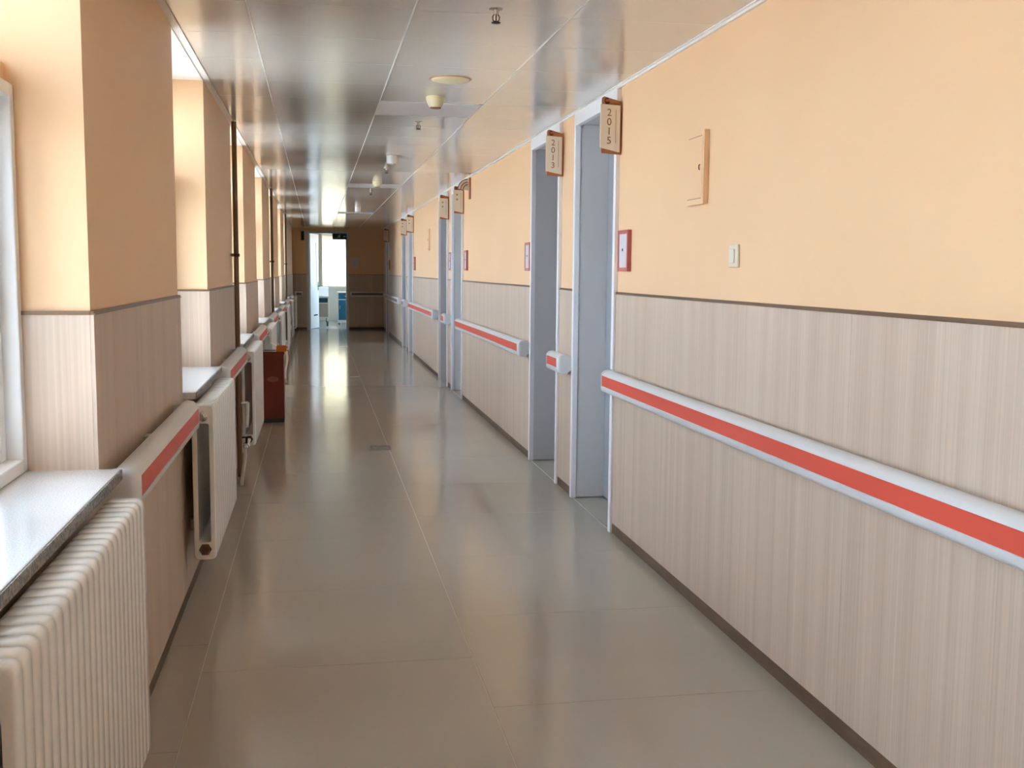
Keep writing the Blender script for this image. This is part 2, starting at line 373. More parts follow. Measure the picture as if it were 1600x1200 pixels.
ORD = ['first', 'second', 'third', 'fourth', 'fifth', 'sixth', 'seventh', 'eighth', 'ninth', 'tenth', 'eleventh', 'twelfth']
vis0 = next(i for i, (a, b) in enumerate(bays) if b > 2.5)
for i, (a, b) in enumerate(bays):
    if b - a < 0.4: continue
    k = i - vis0
    lab = ('white sliding window cut by the left picture edge, nearest bay' if k == 0 else
           'white sliding window behind the camera, bay %s' % ORD[-k - 1] if k < 0 else 'white sliding window in the %s bay from the near pier' % ORD[k])
    ym, hw = (a + b) / 2, (b - a) / 2 - 0.002
    t = tag(empty('window_%d' % (i + 1), (XW, ym, ZS)), lab, 'window', kind='structure')
    z1 = ZW - ZS
    fm = MB(); fw = 0.034
    def ring(mb, x0, x1, y0, y1, za, zb, w):
        mb.box(x0, x1, y0, y0 + w, za, zb).box(x0, x1, y1 - w, y1, za, zb).box(x0, x1, y0 + w, y1 - w, za, za + w).box(x0, x1, y0 + w, y1 - w, zb - w, zb)
    ring(fm, -0.075, 0.0, -hw, hw, 0.001, z1, fw); fm.obj('window_frame', M['upvc'], t, bevel=0.004)
    for j, (y0, y1, x) in enumerate(((-hw + fw, 0.03, -0.038), (-0.03, hw - fw, -0.068))):
        sm = MB(); ring(sm, x, x + 0.028, y0 + 0.001, y1 - 0.001, fw + 0.001, z1 - fw - 0.001, 0.045); s_ = sm.obj('sash', M['upvc'], t, bevel=0.003)
        MB().prism([(y0 + 0.044, fw + 0.044), (y1 - 0.044, fw + 0.044), (y1 - 0.044, z1 - fw - 0.044), (y0 + 0.044, z1 - fw - 0.044)], 'x', x + 0.012, x + 0.016).obj('pane', M['frosted'], s_)
        B(x + 0.028, x + 0.036, *( (y1 - 0.032, y1 - 0.014) if j == 0 else (y0 + 0.014, y0 + 0.032)), 0.42, 0.52).obj('sash_latch', M['grey'], s_)
    fm = MB(); ring(fm, -0.175, -0.125, -hw, hw, z1 + 0.051, ZT - ZS, 0.032); f_ = fm.obj('added_fanlight_frame', M['upvc'], t)  # unseen fanlight, added to brighten the reveals, soffit and ceiling
    B(-0.155, -0.150, -hw + 0.031, hw - 0.031, z1 + 0.082, ZT - ZS - 0.031).obj('added_fanlight_pane', M['frosted'], f_)
    portal((XW - 0.21, ym, (ZW + 0.05 + ZT) / 2), (0, math.radians(-90), 0), ZT - ZW - 0.05, 2 * hw)
    sl = MB(); sl.box(-0.06, 0.222, -hw, hw, -0.028, -0.0)
    sl.obj('window_sill', M['stone'], t, bevel=0.003)
    B(0.2225, 0.226, -hw + 0.002, hw - 0.002, -0.027, -0.002).obj('sill_edge', M['stone_edge'], t)
    portal((XW - 0.10, ym, (ZS + ZW) / 2), (0, math.radians(-90), 0), ZW - ZS, 2 * hw)

# ------------------------------------------------------------------ end walls
em = MB().box(-0.98, -0.235, YE, YE + 0.2, 0, H + 0.012).box(0.735, 1.80, YE, YE + 0.2, 0, H + 0.012).box(-0.235, 0.735, YE, YE + 0.2, 2.285, H + 0.012)
we = em.obj('wall_end', M['paint']); tag(we, 'shaded peach end wall around the open ward door', 'wall', kind='structure')
for a, b in ((PL + 0.01, -0.237), (0.737, PR - 0.01)):
    panel_x = MB().box(a, b, YE - 0.010, YE, 0.055, WC); panel_x.obj('wainscot_panel', M['wood'], we)
    B(a, b, YE - 0.012, YE, WC, WC + 0.010).obj('cap_strip', M['strip'], we)
tag(MB().box(XL, -0.237, YE - 0.009, YE, 0, 0.055).box(0.737, XR, YE - 0.009, YE, 0, 0.055).obj('baseboard_end', M['base']), 'low brown skirting along the dark end wall', 'baseboard', kind='structure')
tag(B(-1.0, 1.9, YB - 0.2, YB, 0, H + 0.012).obj('wall_back', M['paint']), 'peach wall closing the corridor behind the camera', 'wall', kind='structure')

# open door to the ward
t = tag(empty('door_8', (0.25, YE, 0)), 'white ward door standing open at the corridor end', 'door', kind='structure')
fm = MB().box(-0.485, -0.425, -0.014, 0.21, 0, 2.285).box(0.425, 0.485, -0.014, 0.21, 0, 2.285).box(-0.425, 0.425, -0.014, 0.21, 2.235, 2.285)
fm.obj('door_frame', M['frame'], t, bevel=0.003)
lf = MB()
W_ = 0.84
lf.box(0, 0.20, -0.02, 0.02, 0.008, 2.23).box(0.62, W_, -0.02, 0.02, 0.008, 2.23).box(0.20, 0.62, -0.02, 0.02, 0.008, 1.0).box(0.20, 0.62, -0.02, 0.02, 2.04, 2.23)
lo = lf.obj('leaf', M['white'], t); lo.location = (-0.415, 0.17, 0); lo.rotation_euler = (0, 0, math.radians(77))
B(0.20, 0.62, -0.012, 0.004, 1.0, 2.04).obj('vision_panel', M['light'], lo)
MB().tube([(0.77, -0.02, 1.0), (0.77, -0.07, 1.0), (0.65, -0.07, 1.0)], 0.01, 8).box(0.75, 0.79, -0.026, -0.02, 0.9, 1.1).obj('handle', M['dark'], lo)
B(0.30, 0.70, -0.024, -0.02, 0.30, 0.33).obj('kick_strip', M['chrome'], lo)

# ------------------------------------------------------------------ ward room beyond
RY, RX0, RX1 = 30.0, -1.9, 2.6
tag(MB().box(RX0, RX1, YE + 0.2, RY + 0.2, -0.2, 0.0).obj('floor_ward', M['roomfloor']), 'grey floor of the ward beyond the open door', 'floor', kind='structure')
tag(MB().box(RX0, RX1, YE + 0.2, RY + 0.2, 2.6, 2.8).obj('ceiling_ward', M['room']), 'white ceiling of the ward beyond the open door', 'ceiling', kind='structure')
rm = MB().box(RX0 - 0.2, RX0, YE, RY + 0.2, -0.2, 2.8).box(RX1, RX1 + 0.2, YE, 26.4, -0.2, 2.8).box(RX1, RX1 + 0.2, 28.6, RY + 0.2, -0.2, 2.8)
rm.box(RX1, RX1 + 0.2, 26.4, 28.6, -0.2, 0.9).box(RX1, RX1 + 0.2, 26.4, 28.6, 2.2, 2.8)
rm.box(RX0, -0.98, YE + 0.0, YE + 0.2, 0, 2.8).box(1.80, RX1, YE, YE + 0.2, 0, 2.8).box(-0.98, 1.8, YE + 0.1, YE + 0.2, H, 2.8)
WX0, WX1, WZ0, WZ1 = 0.10, 1.75, 0.93, 2.32
rm.box(RX0, WX0, RY, RY + 0.2, 0, 2.6).box(WX1, RX1, RY, RY + 0.2, 0, 2.6).box(WX0, WX1, RY, RY + 0.2, 0, WZ0).box(WX0, WX1, RY, RY + 0.2, WZ1, 2.6)
tag(rm.obj('wall_ward', M['room']), 'white walls of the ward beyond the open door', 'wall', kind='structure')
t = tag(empty('window_20', ((WX0 + WX1) / 2, RY, WZ0)), 'bright glaring ward window seen through the open end door', 'window', kind='structure')
hw = (WX1 - WX0) / 2; fm = MB(); hz = WZ1 - WZ0
fm.box(-hw, -hw + 0.05, 0.05, 0.12, 0, hz).box(hw - 0.05, hw, 0.05, 0.12, 0, hz).box(-hw, hw, 0.05, 0.12, 0, 0.05).box(-hw, hw, 0.05, 0.12, hz - 0.05, hz).box(-0.03, 0.03, 0.05, 0.12, 0, hz)
fm.obj('window_frame', M['upvc'], t)
B(-hw + 0.05, -0.03, 0.08, 0.086, 0.05, hz - 0.05).obj('pane', M['glass'], t); B(0.03, hw - 0.05, 0.08, 0.086, 0.05, hz - 0.05).obj('pane', M['glass'], t)
B(-hw - 0.04, hw + 0.04, -0.05, 0.05, -0.035, 0).obj('window_sill', M['white'], t)
portal(((WX0 + WX1) / 2, RY + 0.22, (WZ0 + WZ1) / 2), (math.radians(-90), 0, 0), WX1 - WX0, WZ1 - WZ0)

t = tag(empty('window_21', (RX1, 27.5, 0.9)), 'unseen side window added to light the ward, hidden from the corridor', 'window', kind='structure')  # added out of view to light the bed and the open door leaf
fm = MB().box(0.05, 0.12, -1.1, -1.05, 0, 1.3).box(0.05, 0.12, 1.05, 1.1, 0, 1.3).box(0.05, 0.12, -1.05, 1.05, 0, 0.05).box(0.05, 0.12, -1.05, 1.05, 1.25, 1.3).box(0.05, 0.12, -0.03, 0.03, 0.05, 1.25)
fm.obj('window_frame', M['upvc'], t); B(0.08, 0.085, -1.05, -0.03, 0.05, 1.25).obj('pane', M['glass'], t); B(0.08, 0.085, 0.03, 1.05, 0.05, 1.25).obj('pane', M['glass'], t)
portal((RX1 + 0.22, 27.5, 1.55), (0, math.radians(90), 0), 1.3, 2.2)
bm_ = bpy.data.materials.new('cream_roller_blind'); bm_.use_nodes = True
n = bm_.node_tree.nodes; n.clear()
o_ = n.new('ShaderNodeOutputMaterial'); ad = n.new('ShaderNodeAddShader'); tl = n.new('ShaderNodeBsdfTranslucent'); df = n.new('ShaderNodeBsdfDiffuse')
tl.inputs['Color'].default_value = (0.60, 0.53, 0.42, 1); df.inputs['Color'].default_value = (0.30, 0.29, 0.26, 1)
bm_.node_tree.links.new(tl.outputs[0], ad.inputs[0]); bm_.node_tree.links.new(df.outputs[0], ad.inputs[1]); bm_.node_tree.links.new(ad.outputs[0], o_.inputs[0])
M['blind'] = bm_
t = tag(empty('roller_blind', ((WX0 + WX1) / 2, RY - 0.03, WZ1)), 'glowing cream roller blind drawn down over the ward window', 'blind')
B(-hw - 0.05, hw + 0.05, 0.0, 0.003, WZ0 - WZ1 - 0.05, 0.03).obj('fabric', M['blind'], t)
MB().tube([(-hw - 0.06, 0, 0.05), (hw + 0.06, 0, 0.05)], 0.028, 12).obj('roller', M['white'], t)
B(-hw - 0.05, hw + 0.05, -0.006, 0.008, WZ0 - WZ1 - 0.075, WZ0 - WZ1 - 0.05).obj('bottom_bar', M['white'], t)
# curtain gathered at the window's left
cm = MB(); N_ = 28
front = [(-0.02 + 0.17 * i / N_, RY - 0.16 + 0.022 * math.sin(i * 1.5)) for i in range(N_ + 1)]
back = [(x, y + 0.012) for x, y in reversed(front)]
poly = [(x, y) for x, y in front + back]
cm.rings([[(x, y, 0.30) for x, y in poly], [(x, y, 2.40) for x, y in poly]], cap0=False, cap1=False)
tag(cm.obj('curtain', M['cloth'], smooth=True), 'cream curtain gathered beside the bright ward window', 'curtain')
bpy.context.view_layer.update()

# hospital bed, footboard toward us
t = tag(empty('hospital_bed', (-0.16, 27.0, 0)), 'white hospital bed with blue-banded footboard inside the ward', 'bed')
fb = MB().box(-0.46, -0.42, -0.02, 0.02, 0.20, 0.74).box(0.42, 0.46, -0.02, 0.02, 0.20, 0.74).box(-0.42, 0.42, -0.02, 0.02, 0.70, 0.74).box(-0.42, 0.42, -0.02, 0.02, 0.56, 0.585).box(-0.42, 0.42, -0.02, 0.02, 0.20, 0.23)
f_ = fb.obj('footboard', M['white'], t, bevel=0.004)
B(-0.42, 0.42, -0.012, 0.012, 0.585, 0.70).obj('band', M['blue'], f_); B(-0.42, 0.42, -0.010, 0.010, 0.23, 0.56).obj('infill', M['grey'], f_)
hb = MB().box(-0.46, 0.46, 2.02, 2.06, 0.20, 0.95); h_ = hb.obj('headboard', M['white'], t, bevel=0.01)
MB().box(-0.44, -0.40, 0.02, 2.02, 0.36, 0.42).box(0.40, 0.44, 0.02, 2.02, 0.36, 0.42).box(-0.40, 0.40, 0.3, 0.34, 0.36, 0.42).box(-0.40, 0.40, 1.6, 1.64, 0.36, 0.42).obj('bed_frame', M['white'], t)
B(-0.42, 0.42, 0.03, 2.0, 0.42, 0.56).obj('mattress', M['sheet'], t, bevel=0.03)
B(-0.28, 0.28, 1.5, 1.95, 0.56, 0.68).obj('pillow', M['sheet'], t, bevel=0.045)
for xx in (-0.41, 0.41):
    for yy in (0.0, 2.04):
        lathe([(0.001, -0.018), (0.06, -0.018), (0.065, 0), (0.06, 0.018), (0.001, 0.018)], (xx, yy, 0.066), 'x').obj('castor', M['dark'], t)
        MB().tube([(xx, yy, 0.10), (xx, yy, 0.22)], 0.018, 8).obj('leg', M['white'], t)
# bedside locker
t = tag(empty('bedside_locker', (0.74, 27.6, 0)), 'white bedside locker with blue door beside the bed', 'locker')
MB().box(-0.23, 0.23, 0, 0.42, 0.06, 0.84).obj('body', M['white'], t, bevel=0.006)
B(-0.205, 0.205, -0.012, 0.0, 0.655, 0.815).obj('drawer', M['blue'], t); B(-0.205, 0.205, -0.012, 0.0, 0.13, 0.635).obj('door', M['blue'], t)
B(-0.05, 0.05, -0.03, -0.012, 0.72, 0.74).obj('handle', M['chrome'], t); B(-0.18, -0.165, -0.03, -0.012, 0.40, 0.50).obj('handle', M['chrome'], t)
for xx in (-0.19, 0.19):
    for yy in (0.04, 0.38): lathe([(0.001, -0.012), (0.028, -0.012), (0.028, 0.012), (0.001, 0.012)], (xx, yy, 0.030), 'x', 12).obj('castor', M['dark'], t)

# ------------------------------------------------------------------ handrails
PROF = [(0.028, 0.800), (0.028, 0.872), (0.034, 0.883), (0.050, 0.889), (0.074, 0.884), (0.088, 0.874), (0.095, 0.863), (0.095, 0.806), (0.093, 0.788), (0.084, 0.776), (0.066, 0.771), (0.030, 0.778)]
def handrail(side, a, b, label, cat_group, a_cap=True, b_cap=True, brackets=True, stripe=None):
    X = (lambda t_: XR - t_) if side == 'R' else (lambda t_: XL + t_)
    t = tag(empty('handrail', (X(0.0), (a + b) / 2, 0.835)), label, 'handrail', cat_group)
    ox, oy, oz = t.location
    P = lambda tt, y, z: (X(tt) - ox, y - oy, z - oz)
    CL = 0.036
    ca, cb = (a + CL if a_cap else a), (b - CL if b_cap else b)
    # white body with a recessed channel for the stripe
    body = PROF[:7] + [(0.0915, 0.863), (0.0915, 0.806)] + PROF[7:]
    MB().rings([[P(tt, y, z) for tt, z in body] for y in (ca, cb)]).obj('rail_body', M['rail'], t, smooth=True)
    MB().rings([[P(tt, y, z) for tt, z in ((0.0915, 0.862), (0.0935, 0.861), (0.0935, 0.808), (0.0915, 0.807))] for y in (ca, cb)]).obj('stripe', stripe or M['red'], t)
    def cap(y, s):
        rings = []
        for d, k in ((0, 1.006), (0.012, 1.006), (0.023, 0.965), (0.031, 0.88), (0.0345, 0.76), (0.0358, 0.5), (0.036, 0.31)):
            kk = 0.0957 * k
            rings.append([P(min(tt * 1.006, kk) if tt > 0.0285 else 0.001, y + s * d, z + (0.001 if z > 0.83 else -0.001)) for tt, z in PROF])
        MB().rings(rings).obj('end_cap', M['rail'], t, smooth=True)
    if a_cap: cap(ca, -1)
    if b_cap: cap(cb, 1)
    n_ = max(1, int((cb - ca) / 0.9)) if brackets else 1
    for i in range(n_):
        yy = ca + (cb - ca) * (i + 0.5) / n_
        x0, x1 = sorted((X(0.0005) - ox, X(0.032) - ox))
        B(x0, x1, yy - 0.03 - oy, yy + 0.03 - oy, 0.805 - oz, 0.865 - oz).obj('bracket', M['rail'], t)
    return t
GR, GL = 'white handrails with orange-red stripe on the door wall', 'white handrails with red stripe on the window piers'
handrail('R', -3.0, 5.43, 'long white handrail with bright orange-red stripe in the right foreground', GR)
handrail('R', 6.438, 6.80, 'very short white handrail stub between the two nearest doors', GR)
handrail('R', 7.778, 11.52, 'white handrail with orange-red stripe between the second and third doors', GR)
handrail('R', 12.508, 12.87, 'short handrail stub between the doors of the middle pair', GR)
handrail('R', 13.848, 17.60, 'handrail with muted red stripe between the fourth and fifth doors', GR)
handrail('R', 18.578, 18.94, 'short handrail stub between the doors of the far pair', GR)
handrail('R', 19.918, 23.67, 'farthest handrail on the door wall, its red stripe tinted grey-brown for haze and shade', GR, stripe=M['dull'])
LL = ['handrail with red stripe on the nearest pier, between first and second radiators', 'handrail with red stripe on the second pier, beside the brown riser pipe',
      'handrail on the third pier, above the dark red bin', 'small handrail on the fourth pier', 'small handrail on the fifth pier', 'small handrail on the sixth pier', 'small handrail on the seventh pier']
for k in range(-1, 7):
    a = 2.845 + PER * k
    handrail('L', a, a + 1.46, LL[k] if k >= 0 else 'handrail on the pier beside the camera, out of view', GL)
# on the end wall
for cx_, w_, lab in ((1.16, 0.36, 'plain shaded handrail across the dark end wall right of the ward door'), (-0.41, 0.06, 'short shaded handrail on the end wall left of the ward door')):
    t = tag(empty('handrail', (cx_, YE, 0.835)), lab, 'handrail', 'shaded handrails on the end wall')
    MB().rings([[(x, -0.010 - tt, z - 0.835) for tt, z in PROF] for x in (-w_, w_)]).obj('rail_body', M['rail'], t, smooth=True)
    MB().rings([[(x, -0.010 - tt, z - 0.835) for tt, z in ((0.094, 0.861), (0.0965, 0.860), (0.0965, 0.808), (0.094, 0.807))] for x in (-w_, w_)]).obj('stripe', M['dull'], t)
    for x0, x1 in ((-w_ - 0.035, -w_), (w_, w_ + 0.02)): MB().rings([[(x, -0.010 - (tt if tt > 0.0285 else 0.001), z - 0.835) for tt, z in PROF] for x in (x0, x1)]).obj('end_cap', M['rail'], t, smooth=True)

# ------------------------------------------------------------------ radiators
def rr_loop(x0, x1, z0, z1, r, n_=4):
    pts = []
    for cx_, cz_, a0 in ((x1 - r, z1 - r, 0), (x0 + r, z1 - r, 90), (x0 + r, z0 + r, 180), (x1 - r, z0 + r, 270)):
        for i in range(n_): 
            a = math.radians(a0 + 90 * i / (n_ - 1)); pts.append((cx_ + r * math.cos(a), cz_ + r * math.sin(a)))
    return pts
RD, RZ0, RZ1 = 0.09, 0.20, 0.845
def section_mesh():
    mb = MB(); hz = (RZ1 - RZ0)
    out = lambda ins, y: [(x, y, z) for x, z in rr_loop(ins, RD - ins, ins, hz - ins, 0.018)]
    inn = lambda y: [(x, y, z) for x, z in rr_loop(0.021, RD - 0.021, 0.075, hz - 0.075, 0.008)]
    h = 0.0246
    rings = [inn(-h), out(0.006, -h), out(0.0025, -0.0225), out(0.0, -0.016), out(0.0, 0.016), out(0.0025, 0.0225), out(0.006, h), inn(h), inn(-h)]
    mb.rings(rings, cap0=False, cap1=False)
    return mb.mesh('section', M['radiator'], smooth=True)
SEC = section_mesh(); PITCH_ = 0.05
RL = ['large white column radiator in the left foreground under the near sill', 'second white column radiator, with chrome vent plug at its near top corner',
      'third white column radiator, fed by pipes, before the dark red bin', 'fourth white column radiator, behind the dark red bin', 'fifth white radiator down the window wall',
      'sixth white radiator down the window wall', 'seventh white radiator down the window wall', 'farthest white radiator by the end wall']
for k in range(8):
    near = 1.545 + PER * k; n_ = 23
    t = tag(empty('radiator', (-0.51, near, RZ0)), RL[k], 'radiator', 'white column radiators under the windows')
    if k < 4:
        for i in range(n_): link('section', SEC, t, (0, 0.025 + PITCH_ * i, 0))
    else:
        mb = MB(); pl = [tuple(v.co) for v in SEC.vertices]; pf = [tuple(p.vertices) for p in SEC.polygons]
        for i in range(n_):
            b0 = len(mb.v); mb.v += [(x, y + 0.025 + PITCH_ * i, z) for x, y, z in pl]; mb.f += [tuple(b0 + j for j in f_) for f_ in pf]; mb.mi += [0] * len(pf)
        mb.obj('section', M['radiator'], t, smooth=True)
    L_ = PITCH_ * n_; hz = RZ1 - RZ0
    for zz in (0.045, hz - 0.045): MB().tube([(0.045, 0.004, zz), (0.045, L_ - 0.004, zz)], 0.024, 10).obj('header', M['white'], t)
    for yy, s in ((0.0, -1), (L_, 1)):
        lathe([(0.021, 0.0), (0.021, 0.010 * s), (0.017, 0.014 * s), (0.016, 0.026 * s), (0.008, 0.028 * s)], (0.045, yy + 0.002 * -s, hz - 0.045), 'y', 12).obj('vent_plug', M['chrome'], t)
        lathe([(0.026, 0.0), (0.026, 0.006 * s), (0.020, 0.007 * s), (0.018, 0.012 * s)], (0.045, yy + 0.002 * -s, 0.045), 'y', 6).obj('end_plug', M['brass'], t)
    for yy in (0.25, L_ - 0.25):
        MB().box(-0.0395, 0.012, yy - 0.015, yy + 0.015, hz - 0.12, hz - 0.07).obj('wall_bracket', M['white'], t)
        MB().box(-0.0395, 0.012, yy - 0.015, yy + 0.015, 0.07, 0.12).obj('wall_bracket', M['white'], t)

# ------------------------------------------------------------------ riser pipes with branches
PLAB = ['thick brown vertical riser pipe beside the second pier', 'middle brown vertical riser pipe', 'farthest thin brown vertical riser pipe']
for j in range(3):
    yp = 7.36 + 5.9 * j
    t = tag(empty('riser_pipe', (-0.523, yp, 0)), PLAB[j], 'pipe', 'heating risers on the window wall')
    MB().tube([(0, 0, 0.004), (0, 0, H - 0.004)], 0.0165, 12).obj('pipe', M['pipe'], t, smooth=True)
    for zz in (1.49,):
        cl = MB().box(-0.028, 0.022, -0.023, 0.023, zz - 0.010, zz + 0.010); cl.box(-0.028, -0.012, -0.10, -0.02, zz - 0.009, zz + 0.009); cl.obj('clamp', M['ink_d'], t)
    # branch to radiator of the next bay
    MB().tube([(0, 0.0, 0.50), (0.03, 0.02, 0.50), (0.055, 0.03, 0.50)], 0.011, 8).tube([(0.055, -0.10, 0.36), (0.055, -0.02, 0.42), (0.055, 0.03, 0.50)], 0.012, 8).obj('branch', M['pipe_w'], t)
    MB().tube([(0.058, -0.32, 0.245), (0.058, 0.06, 0.245)], 0.013, 8).tube([(0.058, -0.32, 0.245), (0.058, -0.33, 0.20), (0.03, -0.33, 0.01)], 0.012, 8).obj('branch', M['pipe_w'], t)
    v = lathe([(0.02, -0.03), (0.024, -0.02), (0.024, 0.02), (0.02, 0.03)], (0.058, -0.20, 0.245), 'y', 10).obj('valve', M['chrome'], t)
    MB().tube([(0.058, -0.20, 0.26), (0.058, -0.20, 0.30)], 0.007, 6).box(0.03, 0.086, -0.206, -0.194, 0.297, 0.306).obj('valve_handle', M['dark'], v)

# ------------------------------------------------------------------ bin
t = tag(empty('litter_bin', (-0.40, 9.98, 0)), 'dark red upright litter bin standing against the radiators', 'bin')
MB().box(-0.095, 0.095, 0, 0.24, 0.04, 0.625).obj('body', M['bin'], t, bevel=0.004)
MB().box(-0.092, 0.092, 0.004, 0.236, 0.0, 0.04).obj('plinth', M['dark'], t)
rm_ = MB().box(-0.10, 0.10, -0.004, 0.010, 0.625, 0.652).box(-0.10, 0.10, 0.232, 0.246, 0.625, 0.652).box(-0.10, -0.086, 0.010, 0.232, 0.625, 0.652).box(0.086, 0.10, 0.010, 0.232, 0.625, 0.652)
rm_.obj('rim', M['bin'], t); B(-0.086, 0.086, 0.010, 0.232, 0.615, 0.645).obj('ash_tray', M['greylid'], t)
MB().prism([(0.052 * math.cos(a) - 0.005, 0.40 + 0.026 * math.sin(a)) for a in [2 * math.pi * i / 20 for i in range(20)]], 'y', -0.002, 0.001).obj('label_oval', mat('worn_label', srgb(140, 92, 84), 0.6), t)
t = tag(empty('carton', (-0.325, 10.03, 0.652)), 'small open orange carton on top of the dark red bin', 'carton')
cb_ = MB().box(-0.045, 0.045, -0.05, 0.06, 0, 0.004).box(-0.045, 0.045, -0.05, -0.046, 0.004, 0.045).box(-0.045, 0.045, 0.056, 0.06, 0.004, 0.05).box(-0.045, -0.041, -0.046, 0.056, 0.004, 0.05).box(0.041, 0.045, -0.046, 0.056, 0.004, 0.05)
cb_.obj('carton_body', M['orange'], t)
MB().prism([(-0.045, 0.05), (-0.10, 0.075), (-0.10, 0.079), (-0.045, 0.054)], 'y', -0.04, 0.05).obj('flap', M['bag'], t)
t = MB()
rings = []
for i in range(9):
    z = 0.655 - i * 0.036; w = 0.075 - 0.006 * i; off = 0.004 + 0.009 * math.sin(i * 0.8)
    rings.append([(-0.296 + off + 0.0, 9.99 + 0.02 * math.sin(i), z), (-0.294 + off + 0.012 + 0.004 * (8 - i) / 4, 9.99 + w * 0.5, z), (-0.296 + off, 9.99 + w * 1.6, z), (-0.2975 + off * 0.5, 9.99 + w * 0.8, z)])
t.rings(rings); tag(t.obj('plastic_bag', M['bag'], smooth=True), 'crumpled white plastic bag hanging over the side of the bin', 'bag')

# ------------------------------------------------------------------ room signs
def text_mesh(body, size, name):
    cu = bpy.data.curves.new(name, 'FONT'); cu.body = body; cu.size = size; cu.align_x = 'CENTER'; cu.align_y = 'CENTER'; cu.extrude = 0.0006
    ob = bpy.data.objects.new(name, cu); col.objects.link(ob)
    dg = bpy.context.evaluated_depsgraph_get(); dg.update()
    me = bpy.data.meshes.new_from_object(ob.evaluated_get(dg)); me.name = name
    bpy.data.objects.remove(ob); bpy.data.curves.remove(cu)
    return me
GLYPH = {c: text_mesh(c, 0.052, 'digit') for c in '01235'}
for me in GLYPH.values(): me.materials.clear(); me.materials.append(M['ink'])
SG = [(5.475, '2015', 'cream room sign reading 2015 over the nearest door'), (6.815, '2013', 'cream room sign reading 2013 over the second door'),
      (11.545, None, 'cream room sign over the third door, beside the fan-shaped bracket'), (12.885, None, 'greyish room sign over the fourth door'),
      (17.615, None, 'pale room sign over the fifth door'), (18.955, None, 'pale room sign over the sixth door'), (23.685, None, 'grey room sign over the last door by the end wall')]
for y, num, lab in SG:
    t = tag(empty('room_sign', (XR, y, 2.0)), lab, 'sign', 'room signs projecting over the doors')
    MB().prism([(-0.097, 0.010), (0.009, 0.004), (0.009, 0.272), (-0.085, 0.296), (-0.094, 0.292), (-0.097, 0.282)], 'y', -0.008, 0.004).obj('back_board', M['sign_b'], t)
    f_ = MB().prism([(-0.108, 0.036), (-0.004, 0.014), (-0.004, 0.250), (-0.108, 0.256)], 'y', -0.024, -0.012).obj('face_board', M['sign'], t, bevel=0.0015)
    for zz in (0.06, 0.22): MB().tube([(-0.05, -0.012, zz), (-0.05, -0.008, zz)], 0.008, 8).obj('spacer', M['dark'], t)
    MB().prism([(-0.028, 0.06), (-0.026, 0.06), (-0.026, 0.228), (-0.028, 0.228)], 'y', -0.0247, -0.0238).obj('text_line', M['ink'], f_)
    # round swirl mark on the brown board
    arc = [(-0.070 + 0.012 * math.cos(a), -0.0085, 0.275 + 0.012 * math.sin(a)) for a in [math.radians(60 + 25 * i) for i in range(12)]]
    MB().tube(arc, [0.004 + 0.001 * math.sin(i) for i in range(12)], 6).obj('emblem', M['ink_d'], t)
    for zz in (0.05, 0.235): MB().tube([(0.0, -0.002, zz), (0.010, -0.002, zz)], 0.005, 8).obj('screw', M['dark'], t)
    if num:
        for i, c in enumerate(num):
            d = link('digit', GLYPH[c], f_, (-0.062, -0.0242, 0.212 - 0.047 * i)); d.rotation_euler = (math.radians(90), 0, 0)
    else:
        for i in range(2): MB().prism(circ(-0.068, 0.205 - 0.05 * i, 0.011, 10), 'y', -0.0247, -0.0238).obj('worn_mark', M['faint'], f_)

# fan-shaped bracket by the third door
t = tag(empty('wall_bracket_lamp', (XR, 11.05, 2.20)), 'small fan-shaped brown and cream wall bracket before the third door', 'bracket')
MB().box(-0.006, 0.009, -0.04, 0.04, -0.07, 0.145).obj('back_plate', M['sign_b'], t)
q = [(-0.02 - 0.10 * math.sin(a), 0.015 + 0.11 * math.cos(a)) for a in [math.radians(10 * i) for i in range(9)]]
MB().prism([(-0.006, 0.015)] + q, 'y', -0.012, 0.012).obj('fan', M['sign'], t)
for dr in (0.0, 0.03, 0.055):
    MB().tube([(-0.02 - (0.104 - dr) * math.sin(math.radians(10 * i)), -0.014, 0.015 + (0.114 - dr) * math.cos(math.radians(10 * i))) for i in range(9)], 0.004, 6).obj('rib', M['ink_d'], t)

# ------------------------------------------------------------------ red-framed plaques
for y0, lab in ((5.25, 'red-framed lilac notice plaque right of the nearest door'), (7.80, 'red-framed notice plaque just past the second door'),
                (11.20, 'red-framed notice plaque right of the third door'), (12.56, 'narrow-looking red plaque between the doors of the middle pair'),
                (17.30, 'faint red plaque right of the fifth door'), (23.40, 'tiny dark red plaque right of the last door')):
    t = tag(empty('notice_plaque', (PR, y0 + 0.09, 1.507)), lab, 'plaque', 'red-framed plaques beside the doors')
    fm = MB().box(-0.022, 0, -0.09, -0.072, -0.105, 0.105).box(-0.022, 0, 0.072, 0.09, -0.105, 0.105).box(-0.022, 0, -0.072, 0.072, -0.105, -0.085).box(-0.022, 0, -0.072, 0.072, 0.085, 0.105)
    fm.obj('plaque_frame', M['plaque_r'], t, bevel=0.002); B(-0.018, 0, -0.072, 0.072, -0.085, 0.085).obj('card', M['plaque'], t)
    lathe([(0.001, -0.021), (0.007, -0.020), (0.008, -0.018)], (0, 0.01, 0.005), 'x', 10).obj('mark', M['dark'], t)

